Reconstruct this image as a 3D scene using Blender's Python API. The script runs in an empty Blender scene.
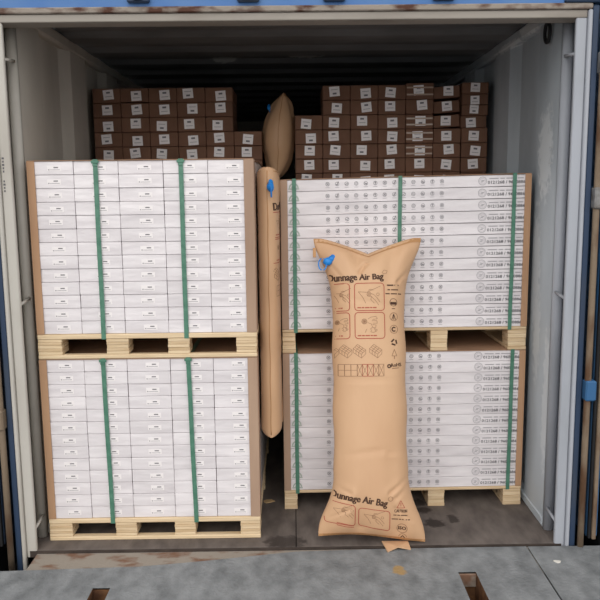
import bpy, math, random
from mathutils import Matrix, Vector
random.seed(7)
scene = bpy.context.scene
C = scene.collection

# ------------------------------------------------------------------ camera
cam_d = bpy.data.cameras.new('camera'); cam = bpy.data.objects.new('camera', cam_d); C.objects.link(cam)
CP = Vector((.0049, -3.1579, 1.6023)); PITCH, YAW, ROLL, FPX = .1487, .0076, .0107, 743.32
r0 = Vector((math.cos(YAW), -math.sin(YAW), 0)); f0 = Vector((math.sin(YAW), math.cos(YAW), 0)); zz = Vector((0, 0, 1))
fw = f0*math.cos(PITCH) - zz*math.sin(PITCH); up0 = f0*math.sin(PITCH) + zz*math.cos(PITCH)
rt = r0*math.cos(ROLL) - up0*math.sin(ROLL); up = r0*math.sin(ROLL) + up0*math.cos(ROLL)
m = Matrix.Identity(4)
for i in range(3):
    m[i][0] = rt[i]; m[i][1] = up[i]; m[i][2] = -fw[i]; m[i][3] = CP[i]
cam.matrix_world = m
cam_d.sensor_width = 36; cam_d.lens = FPX/600*36; cam_d.clip_start = .05
scene.camera = cam

# ------------------------------------------------------------------ world: plain overcast sky
w = bpy.data.worlds.new('overcast_sky'); scene.world = w; w.use_nodes = True
bg = w.node_tree.nodes['Background']; bg.inputs[0].default_value = (1, .985, .975, 1); bg.inputs[1].default_value = 1.0
# veiled, very soft daylight falling in from behind the camera
sd = bpy.data.lights.new('soft_daylight', 'SUN'); sd.energy = 1.2; sd.angle = math.radians(60); sd.color = (1, .97, .93)
so = bpy.data.objects.new('soft_daylight', sd); C.objects.link(so); so.rotation_euler = (math.radians(58), 0, math.radians(-8))
vs = scene.view_settings
vs.view_transform = 'Standard'; vs.look = 'None'; vs.gamma = 1; vs.use_curve_mapping = False; vs.exposure = 0.06

# ------------------------------------------------------------------ helpers
def lin(c):
    return tuple(((v/255)/12.92 if v/255 <= .04045 else ((v/255+.055)/1.055)**2.4) for v in c) + (1,)

def mat(name, col, rough=.6, col2=None, vscale=4, stretch=(1, 1, 1), contrast=(.35, .7), bump=0, bscale=40, bstretch=(1, 1, 1),
        metal=0, rand=0, coat=0, spots=None, spotcol=None, spec=.4, detail=6):
    M = bpy.data.materials.new(name); M.use_nodes = True
    nt = M.node_tree; N = nt.nodes; L = nt.links; b = N['Principled BSDF']
    b.inputs['Roughness'].default_value = rough; b.inputs['Metallic'].default_value = metal
    b.inputs['Specular IOR Level'].default_value = spec
    if coat:
        b.inputs['Coat Weight'].default_value = coat; b.inputs['Coat Roughness'].default_value = .25
    tc = N.new('ShaderNodeTexCoord')
    oi = N.new('ShaderNodeObjectInfo')
    off = N.new('ShaderNodeVectorMath'); off.operation = 'MULTIPLY_ADD'
    comb = N.new('ShaderNodeCombineXYZ'); L.new(oi.outputs['Random'], comb.inputs[0]); L.new(oi.outputs['Random'], comb.inputs[2])
    off.inputs[1].default_value = (37, 37, 37); L.new(comb.outputs[0], off.inputs[0]); L.new(tc.outputs['Object'], off.inputs[2])
    last = None
    rgb = N.new('ShaderNodeRGB'); rgb.outputs[0].default_value = lin(col); last = rgb.outputs[0]
    if col2:
        mp = N.new('ShaderNodeMapping'); mp.inputs['Scale'].default_value = stretch; L.new(off.outputs[0], mp.inputs[0])
        nz = N.new('ShaderNodeTexNoise'); nz.inputs['Scale'].default_value = vscale; nz.inputs['Detail'].default_value = detail
        L.new(mp.outputs[0], nz.inputs['Vector'])
        mr = N.new('ShaderNodeMapRange'); mr.inputs[1].default_value = contrast[0]; mr.inputs[2].default_value = contrast[1]
        L.new(nz.outputs['Fac'], mr.inputs[0])
        mx = N.new('ShaderNodeMix'); mx.data_type = 'RGBA'; L.new(mr.outputs[0], mx.inputs[0]); L.new(last, mx.inputs[6])
        mx.inputs[7].default_value = lin(col2); last = mx.outputs[2]
    if spots:
        # stains and pale patches with shapes of their own, at fixed places on the surface
        nz2 = N.new('ShaderNodeTexNoise'); nz2.inputs['Scale'].default_value = 28; L.new(tc.outputs['Object'], nz2.inputs['Vector'])
        acc = None
        for (sx, sy, sz, rx, ry, rz, st) in spots:
            v1 = N.new('ShaderNodeVectorMath'); v1.operation = 'SUBTRACT'; L.new(tc.outputs['Object'], v1.inputs[0]); v1.inputs[1].default_value = (sx, sy, sz)
            v2 = N.new('ShaderNodeVectorMath'); v2.operation = 'DIVIDE'; L.new(v1.outputs[0], v2.inputs[0]); v2.inputs[1].default_value = (rx, ry, rz)
            v3 = N.new('ShaderNodeVectorMath'); v3.operation = 'LENGTH'; L.new(v2.outputs[0], v3.inputs[0])
            a1 = N.new('ShaderNodeMath'); a1.operation = 'MULTIPLY_ADD'; L.new(nz2.outputs['Fac'], a1.inputs[0]); a1.inputs[1].default_value = 1.4; L.new(v3.outputs['Value'], a1.inputs[2])
            a2 = N.new('ShaderNodeMapRange'); L.new(a1.outputs[0], a2.inputs[0]); a2.inputs[1].default_value = 1.75; a2.inputs[2].default_value = 1.4
            a2.inputs[3].default_value = 0; a2.inputs[4].default_value = st
            if acc is None: acc = a2.outputs[0]
            else:
                mm = N.new('ShaderNodeMath'); mm.operation = 'MAXIMUM'; L.new(acc, mm.inputs[0]); L.new(a2.outputs[0], mm.inputs[1]); acc = mm.outputs[0]
        mx = N.new('ShaderNodeMix'); mx.data_type = 'RGBA'; L.new(acc, mx.inputs[0]); L.new(last, mx.inputs[6]); mx.inputs[7].default_value = lin(spotcol); last = mx.outputs[2]
    if rand:
        hs = N.new('ShaderNodeHueSaturation'); mr = N.new('ShaderNodeMapRange'); L.new(oi.outputs['Random'], mr.inputs[0])
        mr.inputs[3].default_value = 1-rand; mr.inputs[4].default_value = 1+rand; L.new(mr.outputs[0], hs.inputs['Value']); L.new(last, hs.inputs['Color']); last = hs.outputs[0]
    L.new(last, b.inputs['Base Color'])
    if bump:
        mp = N.new('ShaderNodeMapping'); mp.inputs['Scale'].default_value = bstretch; L.new(off.outputs[0], mp.inputs[0])
        nz = N.new('ShaderNodeTexNoise'); nz.inputs['Scale'].default_value = bscale; nz.inputs['Detail'].default_value = 4; L.new(mp.outputs[0], nz.inputs['Vector'])
        bp = N.new('ShaderNodeBump'); bp.inputs['Strength'].default_value = bump; bp.inputs['Distance'].default_value = .01
        L.new(nz.outputs['Fac'], bp.inputs['Height']); L.new(bp.outputs[0], b.inputs['Normal'])
    return M

class MB:
    def __init__(s): s.v = []; s.f = []; s.m = []; s.sm = False
    def poly(s, pts, mi=0):
        n = len(s.v); s.v += [tuple(p) for p in pts]; s.f.append(tuple(range(n, n+len(pts)))); s.m.append(mi)
    def box(s, x0, x1, y0, y1, z0, z1, mi=0, bev=0):
        lo = (x0, y0, z0); hi = (x1, y1, z1)
        if not bev:
            n = len(s.v)
            for k in range(8): s.v.append(tuple((hi if k >> a & 1 else lo)[a] for a in range(3)))
            for q in ((0, 2, 3, 1), (4, 5, 7, 6), (0, 1, 5, 4), (2, 6, 7, 3), (0, 4, 6, 2), (1, 3, 7, 5)):
                s.f.append(tuple(n+i for i in q)); s.m.append(mi)
            return
        n = len(s.v)
        for k in range(8):
            for ax in range(3):
                p = []
                for a in range(3):
                    h = k >> a & 1; c = (hi if h else lo)[a]
                    if a != ax: c += -bev if h else bev
                    p.append(c)
                s.v.append(tuple(p))
        ix = lambda k, ax: n+k*3+ax
        for ax in range(3):
            b1, b2 = (ax+1) % 3, (ax+2) % 3
            for h in (0, 1):
                q = [h << ax, (h << ax) | 1 << b1, (h << ax) | 1 << b1 | 1 << b2, (h << ax) | 1 << b2]
                if not h: q.reverse()
                s.f.append(tuple(ix(k, ax) for k in q)); s.m.append(mi)
        for ax in range(3):
            b1, b2 = (ax+1) % 3, (ax+2) % 3
            for h1 in (0, 1):
                for h2 in (0, 1):
                    k0 = h1 << b1 | h2 << b2; k1 = k0 | 1 << ax
                    q = [ix(k0, b1), ix(k1, b1), ix(k1, b2), ix(k0, b2)]
                    if h1 ^ h2 == 1: q.reverse()
                    s.f.append(tuple(q)); s.m.append(mi)
        for k in range(8):
            q = [ix(k, 0), ix(k, 1), ix(k, 2)]
            if (bin(k).count('1') % 2) == 0: q.reverse()
            s.f.append(tuple(q)); s.m.append(mi)
    def tube(s, pts, r, seg=8, mi=0, closed=False):
        pts = [Vector(p) for p in pts]; n0 = len(s.v); N = len(pts); ref = None
        for i, p in enumerate(pts):
            if closed: t = (pts[(i+1) % N]-pts[i-1])
            else: t = pts[min(i+1, N-1)]-pts[max(i-1, 0)]
            t.normalize()
            if ref is None: ref = Vector((0, 0, 1)) if abs(t.z) < .9 else Vector((1, 0, 0))
            a = t.cross(ref).normalized(); b = t.cross(a).normalized(); ref = -b if False else ref
            for k in range(seg):
                th = 2*math.pi*k/seg; s.v.append(tuple(p+a*(r*math.cos(th))+b*(r*math.sin(th))))
        for i in range(N if closed else N-1):
            j = (i+1) % N
            for k in range(seg):
                k2 = (k+1) % seg
                s.f.append((n0+i*seg+k, n0+i*seg+k2, n0+j*seg+k2, n0+j*seg+k)); s.m.append(mi)
        if not closed:
            s.f.append(tuple(n0+k for k in range(seg))[::-1]); s.m.append(mi)
            s.f.append(tuple(n0+(N-1)*seg+k for k in range(seg))); s.m.append(mi)
    def mesh(s, name, mats):
        me = bpy.data.meshes.new(name); me.from_pydata(s.v, [], s.f)
        for M in (mats if isinstance(mats, (list, tuple)) else [mats]): me.materials.append(M)
        me.polygons.foreach_set('material_index', s.m)
        if s.sm: me.polygons.foreach_set('use_smooth', [True]*len(s.f))
        me.update(); return me
    def build(s, name, mats, parent=None):
        return link(name, s.mesh(name, mats), parent)

def link(name, me, parent=None, loc=None):
    o = bpy.data.objects.new(name, me); C.objects.link(o)
    if parent: o.parent = parent
    if loc: o.location = loc
    return o

def tag(o, label, cat=None, group=None, kind=None):
    o['label'] = label
    if cat: o['category'] = cat
    if group: o['group'] = group
    if kind: o['kind'] = kind
    return o

def empty(name, loc=(0, 0, 0)):
    o = bpy.data.objects.new(name, None); C.objects.link(o); o.location = loc; o.empty_display_size = .1; return o

def one_box(name, mats, x0, x1, y0, y1, z0, z1, parent=None, bev=0):
    b = MB(); b.box(x0, x1, y0, y1, z0, z1, 0, bev); return b.build(name, mats, parent)

ORD = ['first', 'second', 'third', 'fourth', 'fifth', 'sixth', 'seventh', 'eighth', 'ninth', 'tenth', 'eleventh', 'twelfth', 'thirteenth']
dg = None
def text_tris(txt, size, bold=0.0, align='CENTER'):
    """outline of a word as flat 2D polygons"""
    cu = bpy.data.curves.new('t', 'FONT'); cu.body = txt; cu.size = size; cu.align_x = align; cu.align_y = 'CENTER'; cu.offset = bold*size; cu.resolution_u = 2
    ob = bpy.data.objects.new('t', cu); C.objects.link(ob); bpy.context.view_layer.update()
    me = ob.evaluated_get(bpy.context.evaluated_depsgraph_get()).to_mesh()
    vv = [tuple(v.co)[:2] for v in me.vertices]; ff = [tuple(p.vertices) for p in me.polygons]
    bpy.data.objects.remove(ob); bpy.data.curves.remove(cu)
    return vv, ff

# ------------------------------------------------------------------ materials
M_wallL = mat('grey_steel_warm_light_tint', (205, 200, 190), .5, (176, 170, 160), 3, (1, 1, .35), (.4, .75), bump=.15, bscale=18)  # grey container paint with warm light mixed into the colour
M_wallR = mat('grey_steel_skylight_tint', (192, 201, 208), .45, (160, 169, 176), 3, (1, 1, .35), (.4, .75), bump=.15, bscale=18,  # same grey paint, cooled to carry the blue of the sky
              spots=[(1.17, .33, 1.75, .08, .10, .22, .7), (1.17, .2, .6, .06, .05, .35, .6), (1.17, .42, 1.2, .05, .08, .3, .5), (1.17, .60, 2.37, .1, .18, .035, .9), (1.17, .98, 2.345, .1, .24, .022, .9), (1.17, .36, .9, .05, .05, .25, .5)], spotcol=(222, 227, 230))
M_roof = mat('dull_dark_grey_roof_steel', (128, 130, 133), .6, (104, 106, 108), 5, (.4, 1, 1), (.35, .7), bump=.1, bscale=20,
             spots=[(.09, 1.62, 2.39, .13, .05, .1, .8), (-.42, 1.66, 2.39, .09, .06, .1, .6)], spotcol=(200, 202, 200))
M_post = mat('post_paint_warm_light_tint', (190, 186, 178), .45, (168, 162, 152), 6, (1, 1, .3), (.5, .8), bump=.12, bscale=25)  # white post paint, left copy warmed to carry the light on that side
M_postR = mat('post_paint_skylight_tint', (168, 172, 180), .45, (148, 152, 158), 6, (1, 1, .3), (.5, .8), bump=.12, bscale=25)  # same post paint, skylight tint put into the right copy
M_hdr = mat('header_beige_paint', (156, 149, 140), .5, (132, 124, 115), 8, (.3, 1, 1), (.45, .75))
M_rust = mat('rusty_gasket_strip', (152, 142, 132), .8, (84, 54, 42), 16, (.5, 1, 1), (.48, .62), bump=.4, bscale=60)
M_blue = mat('blue_container_paint', (70, 115, 175), .5, (86, 126, 178), 5, (1, 1, 1), (.4, .7))
M_dblue = mat('dark_blue_paint', (44, 62, 88), .5, (64, 72, 84), 6, (1, 1, .3), (.5, .75))
M_mblue = mat('door_blue_paint', (52, 98, 142), .5, (60, 80, 100), 6, (1, 1, .3), (.5, .75))
M_rod = mat('rusty_tan_rod', (128, 112, 94), .75, (92, 66, 46), 12, (1, 1, .3), (.45, .65), bump=.3, bscale=60)
M_rodk = mat('dark_rusty_edge', (74, 64, 58), .8, (52, 44, 40), 12)
M_black = mat('black_rubber', (26, 26, 28), .7)
M_metal = mat('worn_grey_steel', (150, 150, 150), .5, (110, 105, 100), 30, metal=.3)
M_floor = mat('worn_brown_plywood', (116, 107, 101), .8, (84, 76, 72), 7, (2.2, .9, 1), (.3, .7), bump=.35, bscale=40, bstretch=(1, .2, 1),
              spots=[(.629, .46, 0, .045, .05, .3, .9), (.643, .371, 0, .04, .04, .3, .9), (.666, .224, 0, .055, .05, .3, .9), (.766, .265, 0, .03, .05, .3, .8), (-.051, .05, 0, .1, .07, .3, .7), (.2, .35, 0, .06, .04, .3, .5)], spotcol=(46, 38, 34))
M_sill = mat('rusty_threshold_steel', (150, 141, 130), .75, (122, 92, 74), 9, (1, 2, 1), (.5, .65), bump=.3, bscale=50)
M_dock = mat('scuffed_grey_dock_steel', (142, 145, 147), .7, (104, 107, 109), 15, (1, .6, 1), (.34, .74), bump=.5, bscale=60, spec=.3, detail=10,
             spots=[(.436, -.21, 0, .03, .045, .3, .75)], spotcol=(176, 140, 78))
M_slot = mat('rusty_slot_steel', (124, 88, 58), .8, (80, 52, 34), 20, bump=.3)
M_dark = mat('dark_pit', (30, 28, 27), .9)
M_carton = mat('white_film_wrapped_carton', (237, 232, 234), .3, (206, 200, 203), 5, (.7, 1, 4), (.32, .8), bump=.4, bscale=18, bstretch=(.6, 1, 2.2), rand=.04, coat=.35)  # stretched noise paints the streaky highlights of the film into the colour
M_label = mat('white_label_paper', (241, 236, 236), .35)
M_ink1 = mat('grey_print', (122, 120, 124), .6)
M_iconk = mat('soft_grey_icon_ink', (136, 133, 137), .6)
M_ink = mat('grey_label_ink', (92, 90, 94), .6)
M_ink2 = mat('pale_grey_ink', (168, 164, 168), .6)
M_ink3 = mat('dark_text_ink', (66, 66, 70), .6)
M_emb = mat('pale_green_grey_emblem', (172, 180, 172), .6)
M_kraft = mat('brown_corner_board', (184, 146, 114), .7, (168, 130, 100), 9, (1, 1, .2), rand=.04)
M_kraftg = mat('greyish_corner_board', (176, 148, 126), .7, (160, 132, 112), 9, (1, 1, .2), rand=.04)
M_cover = mat('kraft_cover_sheet', (166, 132, 106), .75, (150, 118, 94), 5)
M_strap = mat('green_plastic_strap', (72, 118, 99), .3, (92, 138, 118), 30, (1, 1, 1), bump=.1, bscale=200)
M_strap2 = mat('pale_green_plastic_strap', (120, 168, 146), .35, (100, 154, 128), 30)
M_wood = mat('pale_pine', (230, 208, 174), .7, (210, 184, 146), 10, (.6, 3, 14), (.35, .7), bump=.15, bscale=40, rand=.05)
M_wood2 = mat('pale_pine_ply', (218, 194, 160), .7, (194, 166, 128), 10, (.6, 3, 14), (.35, .7), bump=.15, bscale=40, rand=.05)
M_bag = mat('kraft_paper_bag', (212, 173, 136), .5, (201, 160, 124), 3, (1, 1, .5), (.35, .7), bump=.18, bscale=9, bstretch=(1.5, 1, .6))
M_bagd = mat('kraft_bag_hem', (190, 144, 98), .6, (176, 130, 86), 8)
M_bink = mat('dark_brown_print', (76, 50, 36), .7)
M_bline = mat('brown_line_print', (138, 100, 72), .7)
M_bred = mat('brick_red_print', (172, 84, 66), .7)
M_valve = mat('blue_valve_plastic', (38, 146, 230), .35, (26, 116, 200), 30)
M_box = mat('brown_corrugated_carton', (126, 92, 73), .8, (110, 78, 61), 8, rand=.08)
M_tape = mat('clear_packing_tape', (180, 156, 138), .15, coat=.5)
M_chalk = mat('chalk_mark', (200, 205, 208), .9)
M_white = mat('white_scrap', (222, 218, 210), .7)
M_tan = mat('tan_scrap', (190, 160, 118), .8)

# ------------------------------------------------------------------ the container shell
W = 1.17; DEPTH = 5.9; ROOF = 2.39; OPEN = 2.28
fl = MB(); fl.box(-1.215, 1.215, 0, DEPTH, -.12, -.03); floor = fl.build('floor', M_dark)
tag(floor, 'worn dark brown plywood floor of the shipping container', 'floor', kind='structure')
one_box('plywood_panel', M_floor, -1.21, -.0015, .004, DEPTH, -.029, 0, floor, .002)
one_box('plywood_panel', M_floor, .0015, 1.21, .004, DEPTH, -.029, 0, floor, .002)
one_box('floor_nosing', M_rodk, -1.2, 1.2, -.003, .003, -.03, -.001, floor)

def corrugated_wall(name, s, material, label):
    b = MB(); prof = []; y = .17; inn, slo = .29, .10
    xi, xo = s*1.172, s*1.207
    prof.append((y, xi)); st = 0
    while y < DEPTH:
        for d, x in ((inn, xi), (slo, xo), (inn, xo), (slo, xi)):
            y += d; prof.append((y, x))
    for (ya, xa), (yb, xb) in zip(prof, prof[1:]):
        q = [(xa, ya, 0), (xb, yb, 0), (xb, yb, ROOF), (xa, ya, ROOF)]
        b.poly(q if s < 0 else q[::-1])
        q = [(xa+s*.004, ya, 0), (xb+s*.004, yb, 0), (xb+s*.004, yb, ROOF), (xa+s*.004, ya, ROOF)]
        b.poly(q[::-1] if s < 0 else q)
    o = b.build(name, material); tag(o, label, 'wall', kind='structure')
    rail = MB(); rail.box(min(s*1.166, s*1.215), max(s*1.166, s*1.215), .1, DEPTH, 2.335, 2.40, 0, .012); rail.build('top_rail', material, o)
    rail = MB(); rail.box(min(s*1.167, s*1.215), max(s*1.167, s*1.215), .172, DEPTH, 0, .05, 0, .008); rail.build('bottom_rail', material, o)
    return o
wall_left = corrugated_wall('wall_left', -1, M_wallL, 'grey corrugated steel wall, warm light tinted in, on the left inside the container')
wall_right = corrugated_wall('wall_right', 1, M_wallR, 'grey corrugated steel wall, cool skylight tinted in, on the right inside the container')
# ring and chalk letters on the right wall
rg = MB(); rg.sm = True
rg.tube([(1.155, .31+.035*math.cos(t), 2.285+.045*math.sin(t)) for t in [i*math.pi/8 for i in range(16)]], .008, 6, closed=True); rg.build('lashing_ring', M_black, wall_right)
for ch, y0, z0, sz in (('A', .26, 1.94, .085), ('D', .25, 1.87, .06), ('Z', .25, 1.735, .09)):
    vv, ff = text_tris(ch, sz*1.3, -.012); b = MB()
    b.v = [(1.1705, y0-v[0]*.9, z0+v[1]) for v in vv]; b.f = [f for f in ff]; b.m = [0]*len(ff); b.build('chalk_letter', M_chalk, wall_right)

b = MB(); y = .05; p = 0
prof = [(y, ROOF)]
while y < DEPTH:
    for d, z in ((.15, ROOF), (.06, ROOF+.022), (.15, ROOF+.022), (.06, ROOF)):
        y += d; prof.append((y, z))
for (ya, za), (yb, zb) in zip(prof, prof[1:]):
    b.poly([(-1.21, ya, za), (-1.21, yb, zb), (1.21, yb, zb), (1.21, ya, za)])
    b.poly([(-1.21, ya, za+.004), (1.21, ya, za+.004), (1.21, yb, zb+.004), (-1.21, yb, zb+.004)])
ceil = b.build('ceiling', M_roof); tag(ceil, 'dark corrugated steel roof of the container seen from inside', 'ceiling', kind='structure')
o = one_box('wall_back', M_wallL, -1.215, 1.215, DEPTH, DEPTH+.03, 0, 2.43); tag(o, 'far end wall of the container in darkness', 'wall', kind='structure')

# door frame: header with gasket, blue beam and cam keepers
hd = empty('trim_1', (0, 0, OPEN)); tag(hd, 'beige header beam with rusty strip above the container opening', 'header', kind='structure')
def hb(name, M, x0, x1, y0, y1, z0, z1, bev=0): return one_box(name, M, x0, x1, y0, y1, z0-OPEN, z1-OPEN, hd, bev)
hb('header_face', M_hdr, -1.2145, 1.2145, 0, .10, OPEN, 2.312, .003)
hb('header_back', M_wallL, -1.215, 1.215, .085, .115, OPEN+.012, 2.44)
hb('rust_strip', M_rust, -1.232, 1.232, -.012, .08, 2.3125, 2.336, .004)
hb('blue_beam', M_blue, -1.2, 1.115, -.004, .08, 2.3365, 2.62)
hb('corner_fitting', M_dblue, 1.1155, 1.34, -.02, .08, 2.3365, 2.62, .006)
hb('corner_fitting', M_rod, -1.34, -1.2005, -.02, .08, 2.3365, 2.62, .006)
for i, x in enumerate((-.609, -.167, .18, .622)):
    kb = MB(); kb.box(x-.045, x+.045, -.03, -.0045, 2.348-OPEN, 2.40-OPEN, 0, .006); kb.box(x-.02, x+.02, -.05, -.03, 2.355-OPEN, 2.40-OPEN, 0, .005)
    kb.build('cam_keeper', M_dblue, hd)

# corner posts with lashing recess
def post(name, s, Mf, label):
    r = empty(name, (s*1.2, 0, 0)); tag(r, label, 'post', kind='structure')
    def pb(nm, M, xa, xb, y0, y1, z0, z1, bev=0):
        xa, xb = sorted((s*xa-s*1.2, s*xb-s*1.2)); return one_box(nm, M, xa, xb, y0, y1, z0, z1, r, bev)
    pb('post_face', Mf, 1.17, 1.2145, 0, .02, -.10, OPEN, .004)
    pb('post_flange', Mf, 1.215, 1.232, -.014, .02, -.10, 2.31, .004)
    pb('post_side', Mf, 1.215, 1.232, .0205, .18, -.02, 2.34)
    g = MB(); g.sm = True
    X = s*1.19-s*1.2
    g.tube([(X, .148, .001), (X, .148, 2.335)], .0235, 14); g.build('inner_tube', Mf, r)
    pb('tube_web', Mf, 1.174, 1.2145, .149, .17, 0, 2.335)
    for z in (.10, 1.12, 2.14):
        g = MB(); g.sm = True; g.tube([(s*1.176-s*1.2, .012, z), (s*1.176-s*1.2, .13, z+.012)], .007, 8); g.build('lashing_bar', Mf, r)
    pb('outer_post', M_dblue, 1.2325, 1.262, -.006, .15, -.10, 2.33, .005)
    return r
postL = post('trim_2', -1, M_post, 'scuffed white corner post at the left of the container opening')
postR = post('trim_3', 1, M_postR, 'white corner post, cool skylight tinted in, at the right of the container opening')
# tiny vertical stencil marks on the left post
b = MB()
for i in range(11):
    z = 1.74-i*.0135
    if i in (5, 6): continue
    wd = random.choice((.006, .009)); b.box(-.0-.012-wd/2+.01, -.012+wd/2+.01, -.0008, 0, z-.004, z+.004)
b.build('stencil_marks', M_ink, postL)

# opened door leaves seen edge-on
def door(name, s, Mb, label):
    r = empty(name, (s*1.36, 0, 0)); tag(r, label, 'door', kind='structure')
    def db(nm, M, xa, xb, y0, y1, z0, z1, bev=0):
        xa, xb = sorted((s*xa-s*1.36, s*xb-s*1.36)); return one_box(nm, M, xa, xb, y0, y1, z0, z1, r, bev)
    db('door_panel', Mb, 1.312, 1.362, .0, 1.12, .03, 2.30, .004)
    g = MB(); g.sm = True; g.tube([(s*1.279-s*1.36, -.02, z) for z in (-.08, .5, 1.0, 1.5, 2.0, 2.3)], .014, 10); g.build('hinge_rod', M_rod, r)
    db('gasket', M_black, 1.313, 1.326, -.02, -.0005, .03, 2.3, .003)
    db('gasket_lip', M_rod, 1.327, 1.345, -.03, -.0005, .03, 2.3, .003)
    for z in ((.72, 1.55, 2.1) if s > 0 else (.62, 1.9)):
        db('hinge', M_rod if s < 0 else M_metal if z != .72 else M_mblue, 1.263, 1.31, -.045, .005, z-.045, z+.045, .006)
    return r
door('door_1', -1, M_dblue, 'dark blue open container door seen edge-on at the left')
door('door_2', 1, M_mblue, 'blue open container door with rusty hinge rod at the right')

# threshold and dock plates
o = one_box('trim_4', M_sill, -1.168, 1.168, -.24, -.0035, -.07, -.012, None, .003); tag(o, 'rusty steel threshold strip along the container opening', 'threshold', kind='structure')
edge = [(-4, -.19), (-1.3, -.172), (-.68, -.148), (-.45, -.115), (-.2, -.070), (0, -.034), (.4, -.020), (1.036, -.016)]
def ey(x):
    for (a, ya), (c, yc) in zip(edge, edge[1:]):
        if a <= x <= c: return ya+(yc-ya)*(x-a)/(c-a)
    return edge[-1][1]
def dock(xs, holes, label, name='dock_plate'):
    b = MB(); zt, zb = -.004, -.0115; yend = -7
    ys_h = sorted({h[2] for h in holes} | {h[3] for h in holes}, reverse=True)
    for xa, xb in zip(xs, xs[1:]):
        hs = [h for h in holes if h[0] <= xa+1e-6 and xb <= h[1]+1e-6]
        segs = [(None, yend)] if not hs else [(None, hs[0][3]), (hs[0][2], yend)]
        for y1, y2 in segs:
            ya = ey(xa) if y1 is None else y1; yb = ey(xb) if y1 is None else y1
            b.poly([(xa, y2, zt), (xb, y2, zt), (xb, yb, zt), (xa, ya, zt)])
            b.poly([(xa, y2, zb), (xa, ya, zb), (xb, yb, zb), (xb, y2, zb)])
            b.poly([(xa, ya, zt), (xb, yb, zt), (xb, yb, zb), (xa, ya, zb)])
            if y1 is None and hs: b.poly([(xa, y2, zb), (xb, y2, zb), (xb, y2, zt), (xa, y2, zt)])
    for x in (xs[0], xs[-1]):
        q = [(x, yend, zb), (x, ey(x), zb), (x, ey(x), zt), (x, yend, zt)]; b.poly(q if x == xs[-1] else q[::-1])
    o = b.build(name, M_dock); tag(o, label, 'dock plate', kind='structure')
    for (x0, x1, y0, y1) in holes:
        s = MB(); t = .006; d = -.16
        s.box(x0-t, x0, y0-t, y1+t, d, zt-.002); s.box(x1, x1+t, y0-t, y1+t, d, zt-.002); s.box(x0, x1, y1, y1+t, d, zt-.002); s.box(x0, x1, y0-t, y0, d, zt-.002); s.box(x0-t, x1+t, y0-t, y1+t, d-.01, d)
        s.build('slot_liner', M_slot, o)
    return o
H1 = (-.833, -.762, -.58, -.318); H2 = (.682, .756, -.52, -.232)
dock([-4, -1.3, -.833, -.762, -.68, -.45, -.2, 0, .4, .682, .756, 1.036], [H1, H2], 'scuffed grey steel dock plate with two slots in front of the container')
edge2 = edge; edge = [(1.043, -.018), (1.4, -.018), (4, -.018)]
dock([1.043, 1.25, 4], [], 'grey steel dock plate at the right beyond the seam')
for k, sx in ((1, -1), (2, 1)):
    xa, xb = sorted((sx*1.385, sx*2.1)); o = one_box('wall_dock_' + ('left' if sx < 0 else 'right'), M_black, xa, xb, -.0, .9, -.19, 3.2, None, .02)
    tag(o, 'black rubber dock pad beside the container at the ' + ('left' if sx < 0 else 'right'), 'dock pad', kind='structure')
o = one_box('ground', M_dark, -14, 14, -14, 14, -.40, -.20); tag(o, 'dark pit under the dock plates', 'ground', kind='structure')

# ------------------------------------------------------------------ pallets
def plies(b, x0, x1, y0, y1, z0, z1, n):
    h = (z1-z0)/n
    for i in range(n):
        e = random.uniform(0, .0025); e2 = random.uniform(0, .0025)
        b.box(x0+e, x1-e2, y0+e, y1-e2, z0+i*h+.0004, z0+(i+1)*h-.0004, i % 2, .0015)
def pallet_left(loc, w, d, h, label):
    r = empty('wooden_pallet', loc); tag(r, label, 'pallet', 'wooden pallets under the carton loads')
    td, tb = .022, .018
    b = MB(); b.box(0, w, 0, d, h-td+.0005, h, 0, .003); b.build('deck_board', M_wood, r)
    bx = [(0, .108), (.312*w, .312*w+.1), (.592*w, .592*w+.098), (w-.094, w)]
    for y0 in (.0, d/2-.05, d-.1):
        for x0, x1 in bx:
            b = MB(); plies(b, x0, x1, y0+.002, y0+.1, tb+.0005, h-td, 5); b.build('block', [M_wood, M_wood2], r)
        b = MB(); b.box(0, w, y0, y0+.036, 0, tb, 0, .003); b.build('bottom_board', M_wood, r)
    return r
def pallet_right(loc, w, d, h, yaw, label):
    r = empty('wooden_pallet', loc); r.rotation_euler.z = yaw; tag(r, label, 'pallet', 'wooden pallets under the carton loads')
    td, tb = .014, .016
    b = MB(); b.box(0, w, 0, d, h-td+.0005, h, 0, .003); b.build('deck_board', M_wood2, r)
    for x0, x1 in ((0, .066), (.30*w, .30*w+.085), (.605*w, .605*w+.085), (w-.092, w)):
        for y0 in (0, d/2-.05, d-.1):
            b = MB(); plies(b, x0, x1, y0+.001, y0+.1, tb+.0005, h-td, 4); b.build('block', [M_wood, M_wood2], r)
        b = MB(); b.box(x0, x1, 0, d, 0, tb, 0, .002); b.build('bottom_board', M_wood2, r)
    return r
LX, LY, LW, LD = -1.1404, .0945, .9765, 1.21
RX, RY, RW, RD, RYAW = -.0565, .4027, 1.2009, .90, .0162
LZ = [(0, .105, .860), (.8605, .972, 1.734)]       # pallet base, deck top, load top (lower, upper)
RZ = [(0, .098, .806), (.8065, .922, 1.646)]
UL = ['lower', 'upper']
for i, (z0, z1, z2) in enumerate(LZ): pallet_left((LX, LY, z0), LW, LD, z1-z0-.0005, f'pale wooden pallet with full-width bottom board under the {UL[i]} left load')
for i, (z0, z1, z2) in enumerate(RZ): pallet_right((RX, RY, z0), RW, RD, z1-z0-.0005, RYAW, f'pale wooden pallet with open front under the {UL[i]} right load')

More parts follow.
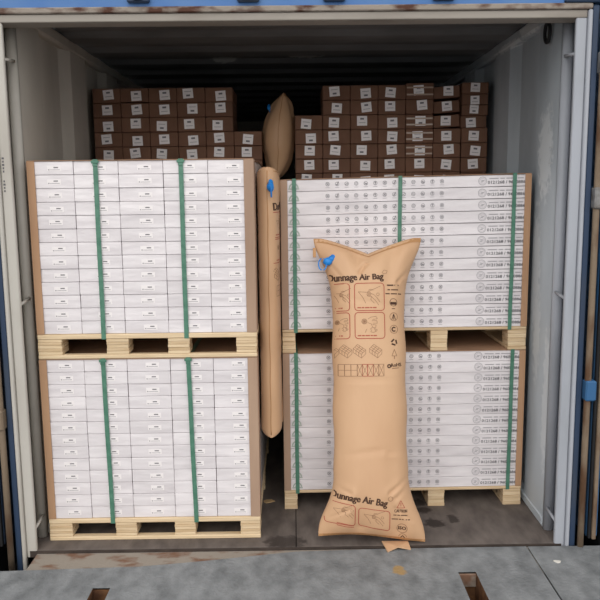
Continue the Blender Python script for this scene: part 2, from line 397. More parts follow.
# ------------------------------------------------------------------ left loads: 5 x 13 white cartons each
def printed_label_mesh():
    b = MB(); b.box(-.030, .030, -.0009, 0, -.0115, .0115, 0)
    b.box(-.002, .017, -.0013, -.0009, .0015, .0065, 1); b.box(-.018, .024, -.0013, -.0009, -.007, -.0045, 2); b.box(-.026, -.020, -.0013, -.0009, -.008, -.003, 2)
    return b.mesh('printed_label', [M_label, M_ink1, M_ink2])
lab_me = printed_label_mesh()
for i, (z0, z1, z2) in enumerate(LZ):
    n = 13; top = z2-.004; h = (top-z1)/n; x0 = LX+.006; cw = (LW-.012)/5
    b = MB(); b.box(-cw/2+.0009, cw/2-.0009, 0, LD-.014, 0, h-.0014, 0, .0018); cm = b.mesh('white_carton', M_carton)
    for rr in range(n):
        for cc in range(5):
            y = LY+.007+random.uniform(-.002, .0025)
            o = link('white_carton', cm, None, (x0+cw*(cc+.5)+random.uniform(-.0004, .0004), y, top-h*(rr+1)+.0008))
            pos = ('leftmost', 'second from left', 'middle', 'second from right', 'rightmost')[cc]
            tag(o, f'white carton, {UL[i]} left pallet load, {ORD[rr]} layer from top, {pos} column', 'carton', f'white cartons on the {UL[i]} left pallet')
            lb = link('printed_label', lab_me, o, (cw*.07+random.uniform(-.004, .004), 0, h*.48+random.uniform(-.002, .002)))
    # kraft cover sheet and corner boards
    o = one_box('cover_sheet', M_cover, LX+.002, LX+LW-.002, LY+.002, LY+LD-.002, z2-.0035, z2-.0003); tag(o, f'thin brown cover sheet on top of the {UL[i]} left load', 'cover sheet')
    for s in (0, 1):
        b = MB(); wd = .034 if s == 0 else .044; H = z2-z1-.005
        if s == 0: b.box(0, wd, 0, .0035, 0, H, 0, .001); b.box(0, .0035, .0035, .09, 0, H, 0, .001)
        else: b.box(-wd, 0, 0, .0035, 0, H, 0, .001); b.box(-.0035, 0, .0035, .12, 0, H, 0, .001)
        o = b.build('corner_board', M_kraft if s == 0 else M_kraftg); o.location = (LX if s == 0 else LX+LW, LY, z1+.001)
        tag(o, f'brown cardboard corner board on the {"left" if s == 0 else "right"} edge of the {UL[i]} left load', 'corner board')

# ------------------------------------------------------------------ right loads: 13 long printed cartons each
def ring(b, cx, cz, r, wd, mi, y=-.0008, seg=18, a0=0, a1=2*math.pi):
    for k in range(seg):
        t0 = a0+(a1-a0)*k/seg; t1 = a0+(a1-a0)*(k+1)/seg
        b.poly([(cx+r*math.cos(t0), y, cz+r*math.sin(t0)), (cx+r*math.cos(t1), y, cz+r*math.sin(t1)), (cx+(r-wd)*math.cos(t1), y, cz+(r-wd)*math.sin(t1)), (cx+(r-wd)*math.cos(t0), y, cz+(r-wd)*math.sin(t0))], mi)
def seg2(b, x0, z0, x1, z1, wd, mi, y=-.0008):
    d = Vector((x1-x0, z1-z0)); d.normalize(); px, pz = -d.y*wd/2, d.x*wd/2
    b.poly([(x0-px, y, z0-pz), (x1-px, y, z1-pz), (x1+px, y, z1+pz), (x0+px, y, z0+pz)], mi)
def icon_mesh(h):
    b = MB(); zc = h*.56
    for k in range(13):
        x = .227+k*.0455; R = .0098
        ring(b, x, zc, R, .0022, 0)
        q = k % 6
        if q == 0: seg2(b, x-.005, zc-.005, x+.005, zc+.005, .003, 0); seg2(b, x-.005, zc+.005, x+.005, zc-.005, .003, 0)
        elif q == 1: seg2(b, x-.002, zc-.006, x+.007, zc+.011, .004, 0); seg2(b, x-.006, zc-.003, x+.004, zc-.003, .003, 0)
        elif q == 2: seg2(b, x-.007, zc-.004, x+.007, zc+.004, .003, 0); seg2(b, x, zc-.005, x+.005, zc-.005, .003, 0)
        elif q == 3: ring(b, x, zc, .005, .002, 0, seg=10)
        elif q == 4: seg2(b, x-.006, zc+.002, x+.006, zc-.002, .0035, 0); seg2(b, x-.006, zc-.003, x+.005, zc-.005, .0022, 0)
        else: seg2(b, x, zc-.006, x, zc+.007, .003, 0); seg2(b, x-.004, zc+.003, x+.004, zc+.003, .003, 0)
        seg2(b, x-.010, zc-.0165, x+.010, zc-.0165, .0022, 1)
    return b.mesh('printed_icons', [M_iconk, M_ink2])
def text_mesh(h):
    b = MB(); zc = h*.46; x = .968
    ring(b, x, zc+.002, .0205, .0028, 1); ring(b, x, zc+.002, .014, .0015, 1); seg2(b, x-.008, zc-.002, x+.004, zc-.002, .005, 1); seg2(b, x-.006, zc+.006, x+.009, zc+.003, .004, 1)
    for (a, c) in ((1.0, 1.045), (1.053, 1.075), (1.082, 1.13), (1.137, 1.165)): seg2(b, a, zc+.0125, c, zc+.0125, .005, 1)
    vv, ff = text_tris('0121268 / 9600886', .0195, .016); xs = [v[0] for v in vv]; x0, x1 = min(xs), max(xs); n = len(b.v); k = .180/(x1-x0)
    b.v += [(.993+(v[0]-x0)*k, -.0009, zc-.006+v[1]) for v in vv]; b.f += [tuple(n+i for i in f) for f in ff]; b.m += [0]*len(ff)
    return b.mesh('printed_number', [M_ink3, M_ink2])
def emblem_mesh(h):
    b = MB(); x, zc = .066, h*.30
    ring(b, x, zc, .024, .007, 0, a0=0, a1=math.pi, seg=14); ring(b, x, zc, .012, .006, 0, a0=0, a1=math.pi, seg=10)
    seg2(b, x-.026, zc-.004, x+.026, zc-.004, .006, 0)
    return b.mesh('printed_emblem', [M_emb])
TILT = [0, .016]
rmat = Matrix.Translation((RX, RY, 0)) @ Matrix.Rotation(RYAW, 4, 'Z')
def rplace(o, x, y, z): o.location = rmat @ Vector((x, y, z)); o.rotation_euler.z = RYAW; return o
for i, (z0, z1, z2) in enumerate(RZ):
    n = 13; top = z2-.004; h = (top-z1)/n
    b = MB(); b.box(.006, RW-.006, 0, .178, 0, h-.0014, 0, .0019); cm = b.mesh('long_white_carton', M_carton)
    im, tm, em = icon_mesh(h), text_mesh(h), emblem_mesh(h)
    for rr in range(n):
        o = rplace(link('long_white_carton', cm), random.uniform(-.0018, .0018), .007+random.uniform(-.002, .003), top-h*(rr+1)+.0008); o.rotation_euler.y = -TILT[i]*(n-1-rr)/n
        tag(o, f'long white printed carton, {ORD[rr]} layer from top of the {UL[i]} right load', 'carton', f'long white cartons on the {UL[i]} right pallet')
        link('printed_icons', im, o)['kind'] = 'stuff'; link('printed_number', tm, o); link('printed_emblem', em, o)
    # back rows of the same cartons carry the sheet; nothing of them shows
    b = MB()
    for rr in range(n):
        for q in range(1, 5): b.box(.006, RW-.006, .007+q*.178+.004, .007+(q+1)*.178-.004, top-h*(rr+1)+.0008-z1, top-h*rr-.0014-z1)
    o = rplace(b.build('carton_back_rows', M_carton), 0, 0, z1); tag(o, f'white cartons in the back rows of the {UL[i]} right load', 'cartons', kind='stuff')
    o = rplace(one_box('cover_sheet', M_cover, .002, RW-.002, .002, RD+.002, 0, .0032), 0, 0, z2-.0035); o.rotation_euler.y = -TILT[i]; tag(o, f'thin brown cover sheet on top of the {UL[i]} right load', 'cover sheet')
    for s in (0, 1):
        b = MB(); H = z2-z1-.005+s*TILT[i]*RW; wd = .034 if s == 0 else .031
        if s == 0: b.box(0, wd, 0, .0035, 0, H, 0, .001); b.box(0, .0035, .0035, .05, 0, H, 0, .001)
        else: b.box(-wd, 0, 0, .0035, 0, H, 0, .001); b.box(-.0035, 0, .0035, .05, 0, H, 0, .001)
        o = rplace(b.build('corner_board', M_kraft if s else M_kraftg), RW if s else 0, 0, z1+.001)
        tag(o, f'brown cardboard corner board on the {"left" if s == 0 else "right"} edge of the {UL[i]} right load', 'corner board')

# ------------------------------------------------------------------ straps
def strap(name, place, x_top, x_bot, zdeck_bot, ztop, depth, M, label, buckle=True, wd=.020):
    b = MB(); t = .0012; e = .0006; n = 14
    zb, zt = zdeck_bot-e, ztop+e
    for y in (-e, depth+e):
        s = -1 if y < 0 else 1
        for k in range(n):
            q0, q1 = k/n, (k+1)/n
            za, zc = zb+(zt-zb)*q0, zb+(zt-zb)*q1; xa, xc = x_bot+(x_top-x_bot)*q0, x_bot+(x_top-x_bot)*q1
            w0 = .0006*math.sin(q0*9+x_top*20); w1 = .0006*math.sin(q1*9+x_top*20)
            A = [(xa-wd/2+w0, y, za), (xa+wd/2+w0, y, za), (xc+wd/2+w1, y, zc), (xc-wd/2+w1, y, zc)]
            B = [(p[0], p[1]+s*t, p[2]) for p in A]
            b.poly(B if s < 0 else B[::-1]); b.poly(A[::-1] if s < 0 else A)
            b.poly([A[0], B[0], B[3], A[3]]); b.poly([A[1], A[2], B[2], B[1]])
    b.box(x_top-wd/2, x_top+wd/2, -e-t, depth+e+t, zt, zt+t)
    root = b.build('green_strap', M); tag(root, label, 'strap', 'green straps around the carton loads')
    if buckle:
        k = MB(); k.box(x_top-.017, x_top+.017, -.006, -.0019, zt-.016, zt-.003, 0, .002); k.box(x_top-.011, x_top+.011, -.005, -.0019, zt-.028, zt-.016, 0, .0015); k.build('buckle', M, root)
    place(root); return root
def placeL(o): o.location = (LX, LY, 0)
def placeR(o): rplace(o, 0, 0, 0)
sides = ['left', 'right']
for i, (xs) in enumerate(([(.293, .303), (.683, .697)], [(.303, .303), (.679, .679)])):
    for k, (a, c) in enumerate(xs):
        strap('s', placeL, a*LW, c*LW, LZ[i][1]-.0225, LZ[i][2], LD, M_strap, f'green plastic strap at the {sides[k]} side of the {UL[i]} left load')
for i, xs in enumerate(([.055, .475, .945], [.055, .475, .932])):
    for k, a in enumerate(xs):
        strap('s', placeR, a*RW, (a-(.003 if k == 2 else 0))*RW, RZ[i][1]-.0145, RZ[i][2]+a*RW*TILT[i]+.0005, RD+.004, M_strap, f'green plastic strap at the {("left edge", "middle", "right edge")[k]} of the {UL[i]} right load', False, .0185)

# ------------------------------------------------------------------ brown cartons at the back
YB = 1.331
def back_label_mesh():
    b = MB(); b.box(-.03, .03, -.0008, 0, -.028, .028, 0); b.box(-.011, .011, -.0012, -.0008, .007, .017, 1); b.box(-.020, .020, -.0012, -.0008, -.012, -.009, 2)
    return b.mesh('shipping_label', [M_label, M_ink1, M_ink2])
blm = back_label_mesh()
def brown_box(x0, x1, ztop, hh, label, group, tilt=0, flip=None, tape=False, dy=0):
    w_ = x1-x0
    b = MB(); b.box(-w_/2+.0012, w_/2-.0012, 0, .36, .001, hh-.001, 0, .003)
    o = b.build('brown_carton', M_box); o.location = ((x0+x1)/2, YB+dy+random.uniform(-.004, .006), ztop-hh); o.rotation_euler.y = tilt
    tag(o, label, 'carton', group)
    l = link('shipping_label', blm, o, (random.uniform(-.018, .014), 0, hh*.55 if hh > .075 else hh*.5)); l.rotation_euler.y = random.uniform(-.11, .11)+(math.pi if (flip if flip is not None else random.random() < .2) else 0)
    s = min(1, hh*.86/.062); l.scale = (s, 1, s)
    l.location.z = min(max(hh*.5+random.uniform(-.008, .01), .03*s), hh-.03*s)
    if tape:
        for z in (.30, .72):
            t = MB(); t.box(-w_/2+.004, w_/2-.004, -.0016, -.0014, hh*z-.005, hh*z+.004); t.build('tape', M_tape, o)
    return o
cwL, PH = .165, .0843
for rr in range(6):
    for cc in range(5 if rr < 3 else 6):
        x0 = -1.165+cc*cwL; j = (.004 if (rr, cc) == (0, 1) else 0)
        brown_box(x0, x0+cwL-(.003 if cc == 4 and rr < 3 else 0), 2.194-rr*PH, PH-(j if rr == 0 else 0), f'brown carton with white label in left rear stack, {ORD[rr]} row from top, {ORD[cc]} from left', 'brown cartons in the left rear stack')
cwR = .1636; GR = 'brown cartons in the right rear stack'
for cc in range(6):
    for rr in range(0 if cc else 2, 7):
        x0 = .02+cc*cwR; tilt = 0; hh = PH; zt = 2.198-rr*PH
        if cc == 4 and rr == 0: hh = PH+.010; zt += .010
        if cc == 5 and rr < 2: tilt = -.072; hh = PH-.014; zt -= .006
        if cc == 5 and rr == 2: tilt = -.06; hh = PH-.0125; zt -= .005
        brown_box(x0+(.004 if tilt else 0), x0+cwR-(.002 if tilt else 0), zt, hh, f'brown carton with white label in right rear stack, {ORD[rr]} row from top, {ORD[cc]} from left', GR, tilt, tape=(cc == 4 and rr in (0, 2, 3, 4)), dy=.004*cc if tilt else 0)
zt = 2.209
for rr, hh in enumerate((.066, .063, .062, .070, .0865, .0865, .0865, .0865)):
    x0 = 1.0022
    brown_box(x0+(.003 if rr != 3 else -.004), 1.165-(.012 if rr == 3 else .004), zt, hh, f'brown carton with white label in right rear stack, {ORD[rr]} down beside the right wall', GR); zt -= hh
b = MB()
for x0, x1, nc, ztop, nr in ((-1.165, -.175, 6, 1.688, 20), (.02, 1.165, 7, 1.6015, 19)):
    for c_ in range(nc):
        for r_ in range(nr):
            w_ = (x1-x0)/nc; h_ = ztop/nr; b.box(x0+c_*w_+.0015, x0+(c_+1)*w_-.0015, YB+.005, YB+.365, r_*h_+.0005, (r_+1)*h_-.0005)
o = b.build('lower_brown_cartons', M_box); tag(o, 'brown cartons lower in the rear stacks behind the white loads', 'cartons', kind='stuff')

# ------------------------------------------------------------------ dunnage air bags
def sm(x): x = max(0, min(1, x)); return x*x*(3-2*x)
class Bag:
    """paper air bag: flat sealed ends, round body; local x across, -y front, z up"""
    def __init__(s, L, a, a_bot, a_top, bth, end, fl, sag_top=.0, sag_bot=0.0, seed=0, ex=2.3, ep=.55, endp=.5):
        s.ex, s.ep, s.endp = ex, ep, endp; s.bend = 0; s.cr = []
        s.L, s.a, s.ab, s.at, s.b, s.end, s.fl, s.st, s.sb, s.seed = L, a, a_bot, a_top, bth, end, fl, sag_top, sag_bot, seed
    def hw(s, t):
        q0 = 1-sm(t/s.fl); q1 = 1-sm((s.L-t)/s.fl)
        return s.a + (s.ab-s.a)*q0**.85 + (s.at-s.a)*q1**1.3 + .003*math.sin(t*23+s.seed)
    def ht(s, t):
        e = min(t, s.L-t)/s.end
        return .004 + s.b*max(0, 1-(1-min(1, e))**2)**s.endp
    def surf(s, x, t, side, off=0):
        a = s.hw(t); u = max(-1, min(1, x/a))
        b = s.ht(t)
        y = b*(max(0, 1-abs(u)**s.ex))**s.ep
        # creases that fan out of the sealed ends, and soft cross folds
        e0 = math.exp(-t/.16); e1 = math.exp(-(s.L-t)/.16)
        k = .015*math.sin(u*9+s.seed)*(e0*min(1, t/.05)+e1*min(1, (s.L-t)/.05)) + .004*math.sin(u*17+2+s.seed)*(e0+e1)*min(1, min(t, s.L-t)/.04)
        k += .004*math.exp(-((t-.30*s.L-.02*u)/.012)**2)*-1 + -.004*math.exp(-((t-.78*s.L+.03*u)/.012)**2)
        for (xa, ta, xb, tb, dp) in s.cr:
            dx, dt = xb-xa, tb-ta; q = max(0, min(1, ((x-xa)*dx+(t-ta)*dt)/(dx*dx+dt*dt))); d = math.hypot(x-xa-q*dx, t-ta-q*dt)
            if d < .06: k += dp*(.55*math.exp(-(d/.024)**2)-math.exp(-(d/.0085)**2))*1.3
        y += k*(1-u*u)*min(1, s.b/.08)
        y = max(y, .0015)+off
        z = t - s.st*max(0, 1-abs(u)*1.15)**1.2*sm((t-(s.L-.22))/.22) + s.sb*(.030*sm((1-u)*.62)/.028 + .4*(1-u*u))*(1-sm(t/.26))
        o_ = s.bend*max(0, (t/s.L-.45)/.55)**1.6 - s.bend*.4*max(0, (.3-t/s.L)/.3)**1.5
        if side > 0: return (x, -y-o_, z)
        return (x, y-o_, z)
    def body(s, nx=44, nt=90):
        b = MB(); b.sm = True
        ts = [s.L*(.5-.5*math.cos(math.pi*k/nt)) for k in range(nt+1)]; idx = {}
        for k, t in enumerate(ts):
            a = s.hw(t)
            for side in (1, -1):
                for j in range(nx+1):
                    u = -math.cos(math.pi*j/nx)
                    if side < 0 and j in (0, nx): idx[k, side, j] = idx[k, 1, j]; continue
                    idx[k, side, j] = len(b.v); b.v.append(s.surf(u*a, t, side) if j not in (0, nx) else (u*a, (s.surf(u*a, t, 1)[1]+s.surf(u*a, t, -1)[1])/2, s.surf(u*a, t, 1)[2]))
        for k in range(nt):
            for side in (1, -1):
                for j in range(nx):
                    q = [idx[k, side, j], idx[k, side, j+1], idx[k+1, side, j+1], idx[k+1, side, j]]
                    b.f.append(tuple(q if side > 0 else q[::-1])); b.m.append(0)
        for k in (0, nt):
            for j in range(nx):
                q = [idx[k, 1, j], idx[k, -1, j], idx[k, -1, j+1], idx[k, 1, j+1]]; q2 = []
                for i in q:
                    if i not in q2: q2.append(i)
                if len(q2) > 2: b.f.append(tuple(q2 if k == 0 else q2[::-1])); b.m.append(0)
        return b
class Print:
    """flat artwork laid onto the front of a bag"""
    def __init__(s, bag): s.bag = bag; s.b = MB()
    def pt(s, x, t):
        a = s.bag.hw(t)*.972; x = max(-a, min(a, x)); return s.bag.surf(x, t, 1, .0010)
    def line(s, pts, wd, mi=0):
        for (x0, t0), (x1, t1) in zip(pts, pts[1:]):
            d = math.hypot(x1-x0, t1-t0)
            if d < 1e-6: continue
            n = max(1, int(d/.012)); nx, nt = -(t1-t0)/d*wd/2, (x1-x0)/d*wd/2
            for k in range(n):
                f0_, f1_ = k/n, (k+1)/n; ax, at = x0+(x1-x0)*f0_, t0+(t1-t0)*f0_; cx, ct = x0+(x1-x0)*f1_, t0+(t1-t0)*f1_
                lim = s.bag.hw((at+ct)/2)*.972
                if max(abs(ax), abs(cx)) > lim: continue
                s.b.poly([s.pt(ax-nx, at-nt), s.pt(cx-nx, ct-nt), s.pt(cx+nx, ct+nt), s.pt(ax+nx, at+nt)], mi)
    def text(s, txt, x, t, size, bold=0, mi=0, rot=0, width=None):
        vv, ff = text_tris(txt, size, min(bold, .012)); c, sn = math.cos(rot), math.sin(rot)
        k = 1
        if width: xs = [v[0] for v in vv]; k = width/(max(xs)-min(xs))
        for sh in ((-1, 0, 1) if bold > .015 else (0,)):
          n = len(s.b.v); P = [(x+sh*size*.028+v[0]*k*c-v[1]*sn, t+v[0]*k*sn+v[1]*c) for v in vv]
          s.b.v += [s.pt(*p) for p in P]
          for f in ff:
            if all(abs(P[i][0]) <= s.bag.hw(P[i][1])*.985 for i in f): s.b.f.append(tuple(n+i for i in f)); s.b.m.append(mi)
    def rrect(s, x0, t0, x1, t1, r, wd, mi=0, sk=0):
        pts = []
        for cx, ct, a0 in ((x1-r, t1-r, 0), (x0+r, t1-r, 90), (x0+r, t0+r, 180), (x1-r, t0+r, 270)):
            for k in range(4):
                a = math.radians(a0+30*k); px = cx+r*math.cos(a); pts.append((px, ct+r*math.sin(a)+sk*(px-x1)))
        s.line(pts+[pts[0]], wd, mi)
    def circ(s, x, t, r, wd, mi=0, n=16, a0=0, a1=360): s.line([(x+r*math.cos(math.radians(a0+(a1-a0)*k/n)), t+r*math.sin(math.radians(a0+(a1-a0)*k/n))) for k in range(n+1)], wd, mi)
    def build(s, name, parent): return s.b.build(name, [M_bink, M_bline, M_bred], parent) if s.b.f else None

def hand_sketch(p, x, t, s, kind):
    """little brown line drawings of hands and valve inside a panel"""
    L = lambda pts, w=.0016: p.line([(x+a*s, t+c*s) for a, c in pts], w, 1)
    if kind == 0:
        L([(-.9, .35), (-.2, .3), (.9, .8)]); L([(-.9, .35), (-.55, -.1), (-.3, -.6)]); p.circ(x-.05*s, t+.15*s, .16*s, .0016, 1); p.circ(x-.05*s, t+.15*s, .08*s, .0016, 1, 8)
        L([(-.2, 0), (.15, -.05), (.45, -.35), (.75, -.75)]); L([(.1, .2), (.35, .1), (.6, -.15), (.85, -.5)]); L([(.15, -.05), (.1, -.3), (.4, -.6)]); p.circ(x+.68*s, t+.12*s, .12*s, .0014, 1, 8)
        L([(-.1, .45), (.1, .55), (.3, .45)])
    else:
        p.circ(x-.45*s, t+.25*s, .2*s, .0026, 1); p.circ(x-.45*s, t+.25*s, .11*s, .0026, 1, 10); p.circ(x-.45*s, t+.25*s, .04*s, .0026, 1, 6)
        L([(-.2, .15), (.1, .05), (.2, -.2), (.0, -.4)]); L([(-.15, .45), (.1, .6), (.5, .65), (.6, .45), (.2, .4)]); L([(.15, .3), (.55, .3), (.6, .1), (.25, .1)]); L([(.2, 0), (.5, -.05), (.45, -.25), (.2, -.25)])
        L([(.3, -.3), (.6, -.45), (.3, -.65), (.05, -.6), (.15, -.4)]); L([(-.25, -.35), (-.4, -.65)]); L([(.35, -.35), (.5, -.6)])
def iso_box(p, x, t, w_, kind):
    L = lambda pts: p.line([(x+a*w_, t+c*w_) for a, c in pts], .0016, 1)
    L([(-.5, .15), (-.15, .5), (.5, .05), (.15, -.3), (-.5, .15)]); L([(-.5, .15), (-.5, -.15), (.15, -.6), (.5, -.25), (.5, .05)]); L([(.15, -.3), (.15, -.6)])
    for q in (.33, .66): L([(-.5+.65*q, .15-.45*q), (-.15+.65*q, .5-.45*q)]); L([(-.5+.65*q, -.15-.45*q), (-.5+.65*q, .15-.45*q)])
    for q in (.35, .7): L([(-.5+.35*q, .15+.35*q), (.15+.35*q, -.3+.35*q)])

def artwork(bag, root, front):
    """front artwork; measures in metres on the bag, x from its centre line, t up from its foot"""
    SX, ST = 219., 304./bag.L
    X = lambda px: (px-369.5)/SX
    T = lambda py: (542-py-2*max(0, min(1, (345-py)/40)))/ST
    p = Print(bag); p.text('Dunnage Air Bag', X(355.5), T(277.5), .050, .034, 0, .035, width=.250); p.line([(X(382), T(272)), (X(384), T(268.5)), (X(387.5), T(270)), (X(386.5), T(273)), (X(383.5), T(273.5)), (X(382), T(272))], .0018, 1); p.build('printed_title', root)
    for (x0, y0, x1, y1, kd) in ((325, 284, 349, 311.5, 0), (354, 284, 383.5, 311.5, 0), (325, 313.5, 349, 340.5, 1), (354, 313.5, 383.5, 340.5, 1)):
        p = Print(bag); p.rrect(X(x0), T(y1), X(x1), T(y0), .014, .0036, 2)
        if x0 < 340: 
            cx = X(341.5); hand_sketch(p, cx, T((y0+y1)/2-1), .045, kd)
        else: hand_sketch(p, X((x0+x1)/2), T((y0+y1)/2-1), .056, kd)
        xx = X(x0)+.012
        for q in (4, 3, 5, 2.5, 4):
            if xx+q*.004 < X(x1)-.02: p.line([(xx, T(y1-3)), (xx+q*.004, T(y1-3))], .0050, 2)
            xx += q*.004+.003
        p.build('printed_panel', root)
    p = Print(bag)
    for cx in (332, 344.5, 358, 374): iso_box(p, X(cx), T(352.5), .056, 0)
    x = X(332); y0, y1 = T(377.5), T(366)
    for k, wd in enumerate((.026, .03, .03, .03, .024, .026, .028, .026, .026)):
        mi = 2 if k in (5, 6) else 1
        p.line([(x, y0), (x, y1), (x+wd*.9, y1), (x+wd*.9, y0), (x, y0)], .0018 if mi == 1 else .0026, mi)
        p.line([(x, y0), (x+wd*.45, (y0+y1)/2), (x+wd*.9, y0)] if k > 3 else [(x, (y0+y1)/2), (x+wd*.9, (y0+y1)/2)], .0016, 1)
        if k > 3: p.line([(x, y1), (x+wd*.45, (y0+y1)/2), (x+wd*.9, y1)], .0016, 1)
        x += wd*.93
    p.build('printed_diagrams', root)['kind'] = 'stuff'
    p = Print(bag); cx = X(393)
    for py, ws in ((286, (.03, .02)), (290.5, (.012, .034)), (294.5, (.02, .03, .016))):
        xx = cx-sum(ws)/2-.004
        for q in ws: p.line([(xx, T(py)), (xx+q, T(py))], .0065 if py < 288 else .005, 0); xx += q+.005
    p.circ(cx, T(303), .017, .0022, 0); p.line([(cx-.014, T(304)), (cx+.014, T(304))], .012, 0); p.line([(cx-.008, T(309.5)), (cx+.008, T(309.5))], .003, 0)
    p.circ(cx, T(318), .0185, .0022, 1); p.line([(cx-.009, T(321)), (cx, T(315)), (cx+.009, T(321))], .003, 0); p.line([(cx, T(315)), (cx, T(321))], .003, 0)
    p.circ(cx, T(331), .0185, .0022, 1); p.circ(cx, T(331), .009, .006, 0, 12, 40, 320)
    for k in range(3):
        a = math.radians(90+120*k); a2 = math.radians(90+120*k+85); p.line([(cx+.014*math.cos(a), T(344.5)+.014*math.sin(a)), (cx+.014*math.cos(a2), T(344.5)+.014*math.sin(a2))], .0075, 0)
    p.line([(cx, T(351.5)), (cx-.012, T(358)), (cx+.012, T(358)), (cx, T(351.5))], .0022, 1); p.line([(cx, T(358)), (cx, T(361))], .003, 1)
    p.text('RoHS', cx+.008, T(367), .022, .02, 0, .06); p.circ(cx-.026, T(368), .007, .006, 0, 10); p.line([(cx-.012, T(370.3)), (cx+.022, T(369.8))], .003, 1)
    p.build('printed_symbols', root)['kind'] = 'stuff'
    if not front: return
    p = Print(bag); p.text('Dunnage Air Bag', X(356), T(497.5), .050, .034, 0, -.165, width=.252); p.circ(X(386.5), T(496.8), .011, .0018, 1, 12); p.build('printed_title', root)
    for (x0, y0, x1, y1, sk) in ((322, 505, 352, 531, -.20), (355.5, 510.5, 386, 533, -.09)):
        p = Print(bag); p.rrect(X(x0), T(y1), X(x1), T(y0), .014, .0036, 2, sk); hand_sketch(p, X((x0+x1)/2+(4 if x0 < 340 else 0)), T((y0+y1)/2-1)+(.02 if x0 < 340 else .006), .052, 0)
        if x0 < 340:
            for q in (0, 1): p.line([(X(334), T(526+3*q)), (X(343), T(528.5+3*q)), (X(351), T(530.5+2*q))], .0036, 2)
        p.build('printed_panel', root)
    p = Print(bag); cx = X(397)
    p.line([(cx, T(499)), (cx-.018, T(506.5)), (cx+.018, T(506.5)), (cx, T(499))], .0028, 2); p.line([(cx, T(501.5)), (cx, T(505))], .003, 2)
    p.text('CAUTION', cx, T(510), .021, .03, 0, .02, width=.058)
    for py, ws in ((514.5, (.014, .012, .03)), (519, (.03, .01, .022, .01))):
        xx = cx-sum(ws)/2-.006
        for q in ws: p.line([(xx, T(py)), (xx+q, T(py))], .0045, 0); xx += q+.004
    p.circ(X(398.5), T(529), .023, .0022, 1); p.text('ISO', X(398.5), T(529), .024, .03, 0); p.circ(X(399.5), T(539), .018, .0022, 1, 14, 10, 170); p.line([(X(397), T(540)), (X(399.5), T(537)), (X(402), T(540))], .004, 0)
    p.build('printed_symbols', root)['kind'] = 'stuff'

def hem(bag, root, t0, t1, nm):
    b = MB(); b.sm = True; n = 24
    for k in range(n):
        for (a_, c_) in ((k/n, (k+1)/n),):
            q = []
            for u, t in ((a_, t0), (c_, t0), (c_, t1), (a_, t1)): q.append(bag.surf((-1+2*u)*bag.hw(t)*.995, t, 1, .0025))
            b.poly(q)
            q2 = [bag.surf((-1+2*u)*bag.hw(t)*.995, t, -1, .0025) for u, t in ((a_, t0), (a_, t1), (c_, t1), (c_, t0))]; b.poly(q2)
            b.poly([q[3], q[2], q2[2], q2[1]]); b.poly([q[0], q2[0], q2[3], q[1]])
    b.build(nm, M_bagd, root)
def seam(bag, root):
    b = MB(); b.sm = True; n = 40
    for sd in (-1, 1):
        pts = []
        for k in range(n+1):
            t = bag.L*(.012+.976*k/n); a = bag.hw(t)*sd; f_, g_ = bag.surf(a, t, 1), bag.surf(a, t, -1); pts.append((a, (f_[1]+g_[1])/2+.001*math.sin(k*.9), f_[2]))
        b.tube(pts, .0022, 6)
    b.build('side_seam', M_bagd, root)
def valve(root, loc, s=1.0):
    b = MB(); b.sm = True; x, y, z = loc
    for ax, (r, dx, dz) in enumerate(((.017, 0, 0), (.013, .014, .010), (.011, .022, .018))):
        n0 = len(b.v); rows = 7; seg = 10; r *= s
        for i in range(rows+1):
            th = math.pi*i/rows
            for j in range(seg):
                ph = 2*math.pi*j/seg; k = 1+.12*math.sin(3*ph+i+ax)
                b.v.append((x+s*dx+r*k*math.sin(th)*math.cos(ph)*1.15, y+r*k*math.sin(th)*math.sin(ph)*.8, z+s*dz+r*math.cos(th)))
        for i in range(rows):
            for j in range(seg): b.f.append((n0+i*seg+j, n0+(i+1)*seg+j, n0+(i+1)*seg+(j+1) % seg, n0+i*seg+(j+1) % seg)); b.m.append(0)
    b.tube([(x-.022*s+.016*s*math.cos(t), y-.004, z-.012*s+.024*s*math.sin(t)) for t in [k*math.pi/8 for k in range(16)]], .0028*s, 6, closed=True)
    o = b.build('valve', M_valve, root); o['label'] = 'bright blue plastic inflation valve'

# standing bag, leaning on the right-hand loads
LEAN = math.atan(.31/1.364); BL = math.hypot(.31, 1.364)
bag = Bag(BL, .169, .242, .250, .098, .34, .30, .075, .028, .4)
root = empty('dunnage_air_bag', (.345, .028, .004)); root.rotation_euler = (-LEAN, .004, 0)
tag(root, 'kraft paper dunnage air bag with printed panels leaning upright before the right loads', 'air bag', 'kraft dunnage air bags')
bag.cr = [(-.165, .262, -.10, .232, .012), (-.165, .240, -.12, .20, .010), (.165, .30, .075, .232, .013), (.165, .262, .10, .205, .010), (.165, .415, .07, .410, .007), (-.16, .74, .16, .735, .004),
          (-.165, 1.155, -.10, 1.18, .010), (-.17, 1.12, -.12, 1.10, .009), (.215, 1.27, .13, 1.185, .016), (.13, 1.185, .17, 1.175, .012), (-.012, 1.32, -.045, 1.235, .014), (-.20, 1.30, -.13, 1.21, .008),
          (.18, .10, .10, .16, .008), (-.19, .10, -.10, .15, .008), (.165, .60, .11, .585, .005), (-.165, .93, -.12, .945, .005)]
bag.body(80, 170).build('bag_body', M_bag, root)
artwork(bag, root, True)
hem(bag, root, BL-.022, BL-.001, 'top_hem')
hem(bag, root, .001, .012, 'bottom_hem')
valve(root, (-.188, -.045, 1.285), 1.15)
b = MB(); b.box(-.256, -.242, -.012, -.008, BL-.09, BL-.045, 0, .001); b.build('paper_tab', M_bagd, root)
b = MB()   # folded paper flap sticking out under the foot
P = [(.045, -.0, -.010), (.165, -.0, -.010), (.168, -.062, -.018), (.11, -.066, -.004), (.062, -.082, -.018)]
Pm = Matrix.Rotation(LEAN, 4, 'X')
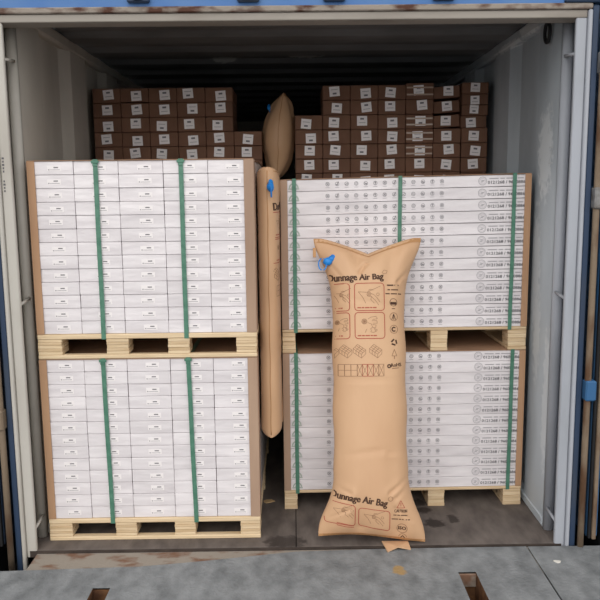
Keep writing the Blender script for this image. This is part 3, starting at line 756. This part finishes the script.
low = [Pm @ Vector((p[0], p[1], p[2]+.010)) for p in P]; hi = [Pm @ Vector((p[0], p[1], p[2]+.016)) for p in P]
b.poly(hi[::-1]); b.poly(low)
for k in range(5): j = (k+1) % 5; b.poly([low[k], low[j], hi[j], hi[k]])
b.build('bottom_flap', M_bag, root)

# bag wedged between the two stacks
bag2 = Bag(1.285, .195, .19, .20, .0455, .03, .16, .02, .02, 1.7, 6, .5, .3)
root = empty('dunnage_air_bag', (-.1118, .42, .415)); root.rotation_euler = (0, 0, math.pi/2)
tag(root, 'kraft dunnage air bag wedged in the narrow gap between the left and right loads', 'air bag', 'kraft dunnage air bags')
bag2.cr = [(-.195, .80, .1, .80, .008), (-.19, .42, .1, .43, .007), (-.19, 1.0, .1, .96, .007)]
seam(bag2, root)
bag2.body(36, 110).build('bag_body', M_bag, root); artwork(bag2, root, False); hem(bag2, root, 1.285-.02, 1.284, 'top_hem')
valve(root, (-.222, -.016, 1.195), 1.25)
# bag between the rear stacks
bag3 = Bag(.50, .19, .15, .12, .088, .24, .2, .0, .0, 3.1, 3.2, .5, .75); bag3.bend = .036
root = empty('dunnage_air_bag', (-.080, 1.46, 1.66)); root.rotation_euler = (0, 0, math.pi/2)
tag(root, 'kraft dunnage air bag squeezed upright between the two stacks of brown cartons', 'air bag', 'kraft dunnage air bags')
seam(bag3, root)
bag3.body(36, 60).build('bag_body', M_bag, root); hem(bag3, root, .48, .499, 'top_hem'); valve(root, (-.165, .05, .41), .8)

# ------------------------------------------------------------------ litter
def scrap(name, M, loc, r, label, cat, hz=.004):
    b = MB(); n = 7; pts = [(r*random.uniform(.6, 1.1)*math.cos(2*math.pi*k/n), .7*r*random.uniform(.6, 1.1)*math.sin(2*math.pi*k/n)) for k in range(n)]
    lo = [(p[0], p[1], 0) for p in pts]; hi_ = [(p[0]*.95, p[1]*.95, hz*random.uniform(.5, 1.5)) for p in pts]
    b.poly(hi_); b.poly(lo[::-1])
    for k in range(n): j = (k+1) % n; b.poly([lo[k], lo[j], hi_[j], hi_[k]])
    o = b.build(name, M); o.location = loc; tag(o, label, cat)
scrap('paper_scrap', M_tan, (-.145, .50, .0005), .035, 'tan paper scrap on the floor between the two lower pallets', 'scrap')
scrap('paper_scrap', M_white, (1.129, -.16, -.0038), .018, 'tiny white scrap on the dock plate at the right', 'scrap')
